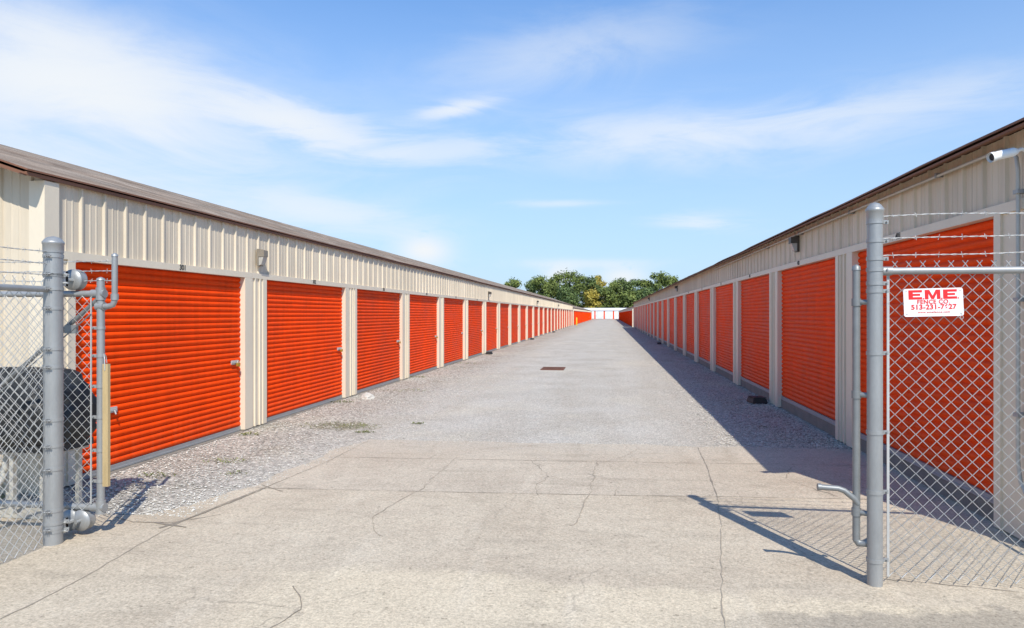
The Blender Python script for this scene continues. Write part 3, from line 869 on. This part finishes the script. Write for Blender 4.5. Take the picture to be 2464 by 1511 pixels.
for x in (-.34,-.02,.30):
    for y in (-.15,.15): b.box(x,x+.035,y-.018,y+.018,.0,.524)
b.box(-.40,.38,-.19,.19,.502,.523); b.box(-.40,.38,-.19,.19,.012,.026)
b.obj("stand", M['pipe'], e)
b = MB(); b.tube([(-.1,-.1,.5),(-.1,-.14,.3),(-.16,-.18,.2),(-.30,-.22,.14),(-.6,-.26,.12)], .024, 10); b.tube([(.12,0,.5),(.12,0,.02)], .02, 10); b.tube([(.2,.03,.5),(.2,.03,.02)], .02, 10)
b.obj("conduit", M['pipe'], e)

# ------------------------------------------------------------------ small things
def bait_box(x, y, rot, lab, sc=1.0):
    bm = bmesh.new(); bmesh.ops.create_cube(bm, size=1)
    for v in bm.verts:
        v.co.x *= .24*sc; v.co.y *= .32*sc; v.co.z = (v.co.z+.5)*.088*sc
        if v.co.z > .05: v.co.x *= .78; v.co.y *= .86
    bmesh.ops.bevel(bm, geom=bm.edges[:], offset=.014, segments=2, affect='EDGES')
    me = bpy.data.meshes.new("bait_box"); bm.to_mesh(me); bm.free(); me.materials.append(M['black'])
    o = mkobj("bait_box", me, None, (x,y,.012), (0,0,rot)); tag(o, lab, "bait box", "bait boxes along the walls")
    b = MB(); b.box(-.10*sc,.10*sc,-.13*sc,.13*sc,.085*sc,.094*sc); b.tube([(0,-.04,.094*sc),(0,.04,.094*sc)], .010, 8)
    b.obj("lid", M['black'], o)
bait_box(2.63, 12.95, .15, "black plastic bait box beside shaded wall", 1.15)
bait_box(-4.70, 27.2, -.1, "black plastic bait box beside sunny wall")
bait_box(2.63, 37.4, 0, "black plastic bait box beside shaded wall")
bait_box(-4.70, 60, 0, "black plastic bait box beside sunny wall")
bait_box(-4.72, 43, 0, "black plastic bait box beside sunny wall")

def rock(x, y, sx, sy, sz):
    bm = bmesh.new(); bmesh.ops.create_icosphere(bm, subdivisions=3, radius=1)
    for v in bm.verts:
        k = 1 + .45*mnoise.noise(v.co*1.3 + Vector((x,y,0))) + .2*mnoise.noise(v.co*4)
        v.co = Vector((v.co.x*sx*k, v.co.y*sy*k, max(-.3, v.co.z)*sz*k + sz*.3))
    me = bpy.data.meshes.new("rock"); bm.to_mesh(me); bm.free(); me.materials.append(M['rock'])
    o = mkobj("rock", me, None, (x,y,0)); tag(o, "pale lump of limestone lying on the gravel", "rock", "loose rocks by the wall")
rock(-4.50,12.6,.115,.10,.085); rock(-4.64,12.9,.045,.04,.035)

e = mkobj("drain_grate", None, None, (-1.6,20.2,.006)); tag(e, "rusty iron drain grate set in the gravel lane", "drain grate")
b = MB(); b.box(-.33,.33,-.48,-.43,0,.02); b.box(-.33,.33,.43,.48,0,.02); b.box(-.33,-.28,-.43,.43,0,.02); b.box(.28,.33,-.43,.43,0,.02); b.obj("frame", M['rust'], e)
b = MB()
for i in range(9): b.box(-.25+i*.06,-.225+i*.06,-.43,.43,.002,.018)
for y in (-.2,0,.2): b.box(-.28,.28,y-.012,y+.012,.004,.016)
b.obj("bars", M['rust'], e)
b = MB(); b.add([(-.28,-.43,.001),(.28,-.43,.001),(.28,.43,.001),(-.28,.43,.001)],[(0,1,2,3)]); b.obj("pit", M['dark'], e)

b = MB(); b.tube([(0,0,0),(0,0,1.05),(0,0,1.10),(0,0,1.12)], [.09,.09,.06,.01], 16)
o = b.obj("bollard", M['yellow'], None, (-4.45,97.6,0)); tag(o, "yellow steel bollard guarding the building corner", "bollard")

# ------------------------------------------------------------------ trees
def tree(x, y, H, Wd, mat, seed, lab):
    rnd = random.Random(seed)
    e = mkobj("tree", None, None, (x,y,0)); tag(e, lab, "tree", "trees beyond the storage yard")
    b = MB(); b.tube([(0,0,0),(.1,.1,H*.3),(-.1,0,H*.6),(0,.1,H*.85)], [.32,.24,.15,.04], 8)
    clumps = []
    for i in range(30):
        a = rnd.random()*6.28; hz = rnd.uniform(.15,.93); rad = Wd*.52*math.sqrt(max(.05,1-((hz-.45)/.62)**2))
        d = rad*rnd.uniform(.1,.9)
        c = Vector((math.cos(a)*d, math.sin(a)*d, H*hz)); clumps.append((c, rnd.uniform(.10,.20)*Wd))
        b.tube([(0,0,H*hz*.55), tuple(c*.5 + Vector((0,0,H*hz*.35))), tuple(c)], [.10,.06,.02], 5)
    clumps.append((Vector((0,0,H*.92)), Wd*.14))
    b.obj("trunk", M['trunk'], e)
    cr = MB()
    for c, r in clumps:
        for k in range(165):
            d = Vector((rnd.gauss(0,1), rnd.gauss(0,1), rnd.gauss(0,.8))).normalized() * r * rnd.uniform(.3,1.35)
            p = c + d; s = rnd.uniform(.20,.42)
            nn = (d.normalized() + Vector((rnd.uniform(-1,1),rnd.uniform(-1,1),rnd.uniform(-.6,1)))*.8).normalized()
            u = nn.orthogonal().normalized(); an = rnd.random()*6.28
            u = (Matrix.Rotation(an, 3, nn) @ u); w = nn.cross(u)
            cr.add([p-u*s, p+w*s*.6, p+u*s, p-w*s*.6], [(0,1,2,3)])
    cr.obj("crown", M[mat], e)
TG = "leafy green tree standing beyond the storage buildings"
specs = [(-32.5,238,13.8,8,'leaf_a'),(-27,246,14.0,8,'leaf_b'),(-22.5,236,14.6,10,'leaf_a'),(-17.5,242,15.8,10.5,'leaf_a'),(-12,236,16.2,11,'leaf_a'),(-7.5,240,14.2,9,'leaf_b'),
         (-3.8,246,15.4,7.0,'leaf_y'),(-5.8,228,9.5,6,'leaf_y'),(1.2,236,12.4,7.5,'leaf_a'),(4.2,240,13.8,8.5,'leaf_b'),(8.2,236,13.2,9,'leaf_b'),(12.5,243,13.4,9,'leaf_a'),
         (17.5,240,16.0,10,'leaf_a'),(22.5,248,15.0,9,'leaf_a'),(-1.2,229,10.5,7,'leaf_a'),(-14,228,10.5,9,'leaf_b'),(7,228,9.5,8,'leaf_a'),(13,229,10,9,'leaf_b'),(28,240,13,9,'leaf_a')]
for i, (x,y,H,Wd,mt) in enumerate(specs):
    tree(x,y,H,Wd,mt,100+i, "yellowing autumn tree beyond the storage buildings" if mt=='leaf_y' else TG)

# ------------------------------------------------------------------ light, sky
sun = bpy.data.lights.new("sun", 'SUN'); sun.energy = 5.0; sun.angle = R(.53); sun.color = (1.0,.95,.86)
so = mkobj("sun", sun, None, (0,0,30)); so.rotation_euler = (-SUNV).to_track_quat('-Z','Y').to_euler()
w = bpy.data.worlds.new("World"); scene.world = w; w.use_nodes = True
nt = w.node_tree; nt.nodes.clear(); T = NT(nt)
out = T.n('ShaderNodeOutputWorld'); bg = T.n('ShaderNodeBackground'); T.L.new(bg.outputs[0], out.inputs[0])
sky = T.n('ShaderNodeTexSky', sky_type='NISHITA'); sky.sun_disc = False
sky.sun_elevation = math.atan2(SUNV.z, math.hypot(SUNV.x, SUNV.y)); sky.sun_rotation = math.atan2(SUNV.x, SUNV.y)
sky.air_density = 1.0; sky.dust_density = .4; sky.ozone_density = 2.0
tc = T.n('ShaderNodeTexCoord'); sep = T.n('ShaderNodeSeparateXYZ'); T.L.new(tc.outputs['Generated'], sep.inputs[0])
az = T.math('MULTIPLY', T.math('ARCTAN2', sep.outputs[0], sep.outputs[1]), 57.2958)
el = T.math('MULTIPLY', T.math('ARCSINE', sep.outputs[2]), 57.2958)
cv = T.n('ShaderNodeCombineXYZ'); T.L.new(az, cv.inputs[0]); T.L.new(el, cv.inputs[1])
wispy = T.noise(T.mapping(cv.outputs[0], (.055,.26,1), (0,0,0), (0,0,R(-5))), 1.5, 9, .62, .6)
broad = T.noise(T.mapping(cv.outputs[0], (.07,.17,1), (5,2,0), (0,0,R(8))), 1.0, 9, .62, .7)
puff = T.noise(T.mapping(cv.outputs[0], (.5,.8,1)), 1.0, 6, .6, .2)
def blob(a0, e0, sa, se, rot, amp, tex, lo, hi):
    da = T.math('SUBTRACT', az, a0); de = T.math('SUBTRACT', el, e0)
    c, s = math.cos(R(rot)), math.sin(R(rot))
    x = T.math('DIVIDE', T.math('ADD', T.math('MULTIPLY', da, c), T.math('MULTIPLY', de, s)), sa)
    y = T.math('DIVIDE', T.math('SUBTRACT', T.math('MULTIPLY', de, c), T.math('MULTIPLY', da, s)), se)
    r2 = T.math('ADD', T.math('MULTIPLY', x, x), T.math('MULTIPLY', y, y))
    g = T.math('EXPONENT', T.math('MULTIPLY', r2, -1.0))
    t = T.math('ADD', tex, T.math('MULTIPLY', g, .28))
    return T.math('MULTIPLY', T.math('MULTIPLY', T.rng(t, lo, hi, 0, 1, True), g), amp)
blobs = [blob(-40,15.0,17,6.0,-12,.92,broad,.34,.80), blob(-40,17,12,3.5,-12,.6,wispy,.48,.80), blob(-25,14.6,9,2.2,-13,.85,wispy,.50,.80), blob(-38,8,20,4.5,-8,.60,wispy,.25,.92),
         blob(-4,20.3,13,3.0,8,.42,broad,.42,.90), blob(-12.4,16.4,4.2,.75,11,.8,wispy,.50,.80), blob(5,13.8,15,2.6,-1,.66,wispy,.38,.86),
         blob(20,14.6,13,2.0,3,.48,wispy,.42,.84), blob(-13,13.2,11,1.5,5,.5,wispy,.44,.82), blob(-22,8.0,8,1.4,-8,.55,wispy,.46,.82),
         blob(-15.1,5.2,2.1,1.25,-4,1.0,puff,.38,.54), blob(7.2,7.3,4.2,.9,-6,.6,wispy,.48,.80), blob(-2,4.1,7,.5,0,.45,wispy,.42,.8),
         blob(-3.9,3.2,1.4,.9,0,.9,puff,.42,.6), blob(1.1,3.0,1.9,.9,0,.85,puff,.42,.6), blob(-4,9,5,.35,0,.45,wispy,.44,.8)]
tot = blobs[0]
for q in blobs[1:]:
    tot = T.math('SUBTRACT', T.math('ADD', tot, q), T.math('MULTIPLY', tot, q))
tint = T.n('ShaderNodeVectorMath', operation='MULTIPLY'); T.L.new(sky.outputs[0], tint.inputs[0]); tint.inputs[1].default_value = (.70,1.27,1.76)
haze = T.mix(T.rng(el, 30, 0, 0, .90, False), tint.outputs[0], (4.75,5.75,7.0))
cl = T.mix(tot, haze, (7.15,7.45,7.75))
T.L.new(cl, bg.inputs['Color']); bg.inputs['Strength'].default_value = .125

# ------------------------------------------------------------------ camera
cam = bpy.data.cameras.new("camera"); cam.lens = 24.46; cam.sensor_width = 36; cam.clip_end = 3000; cam.clip_start = .05
co = mkobj("camera", cam, None, (0,0,1.6), (R(90),0,R(7.92)))
scene.camera = co
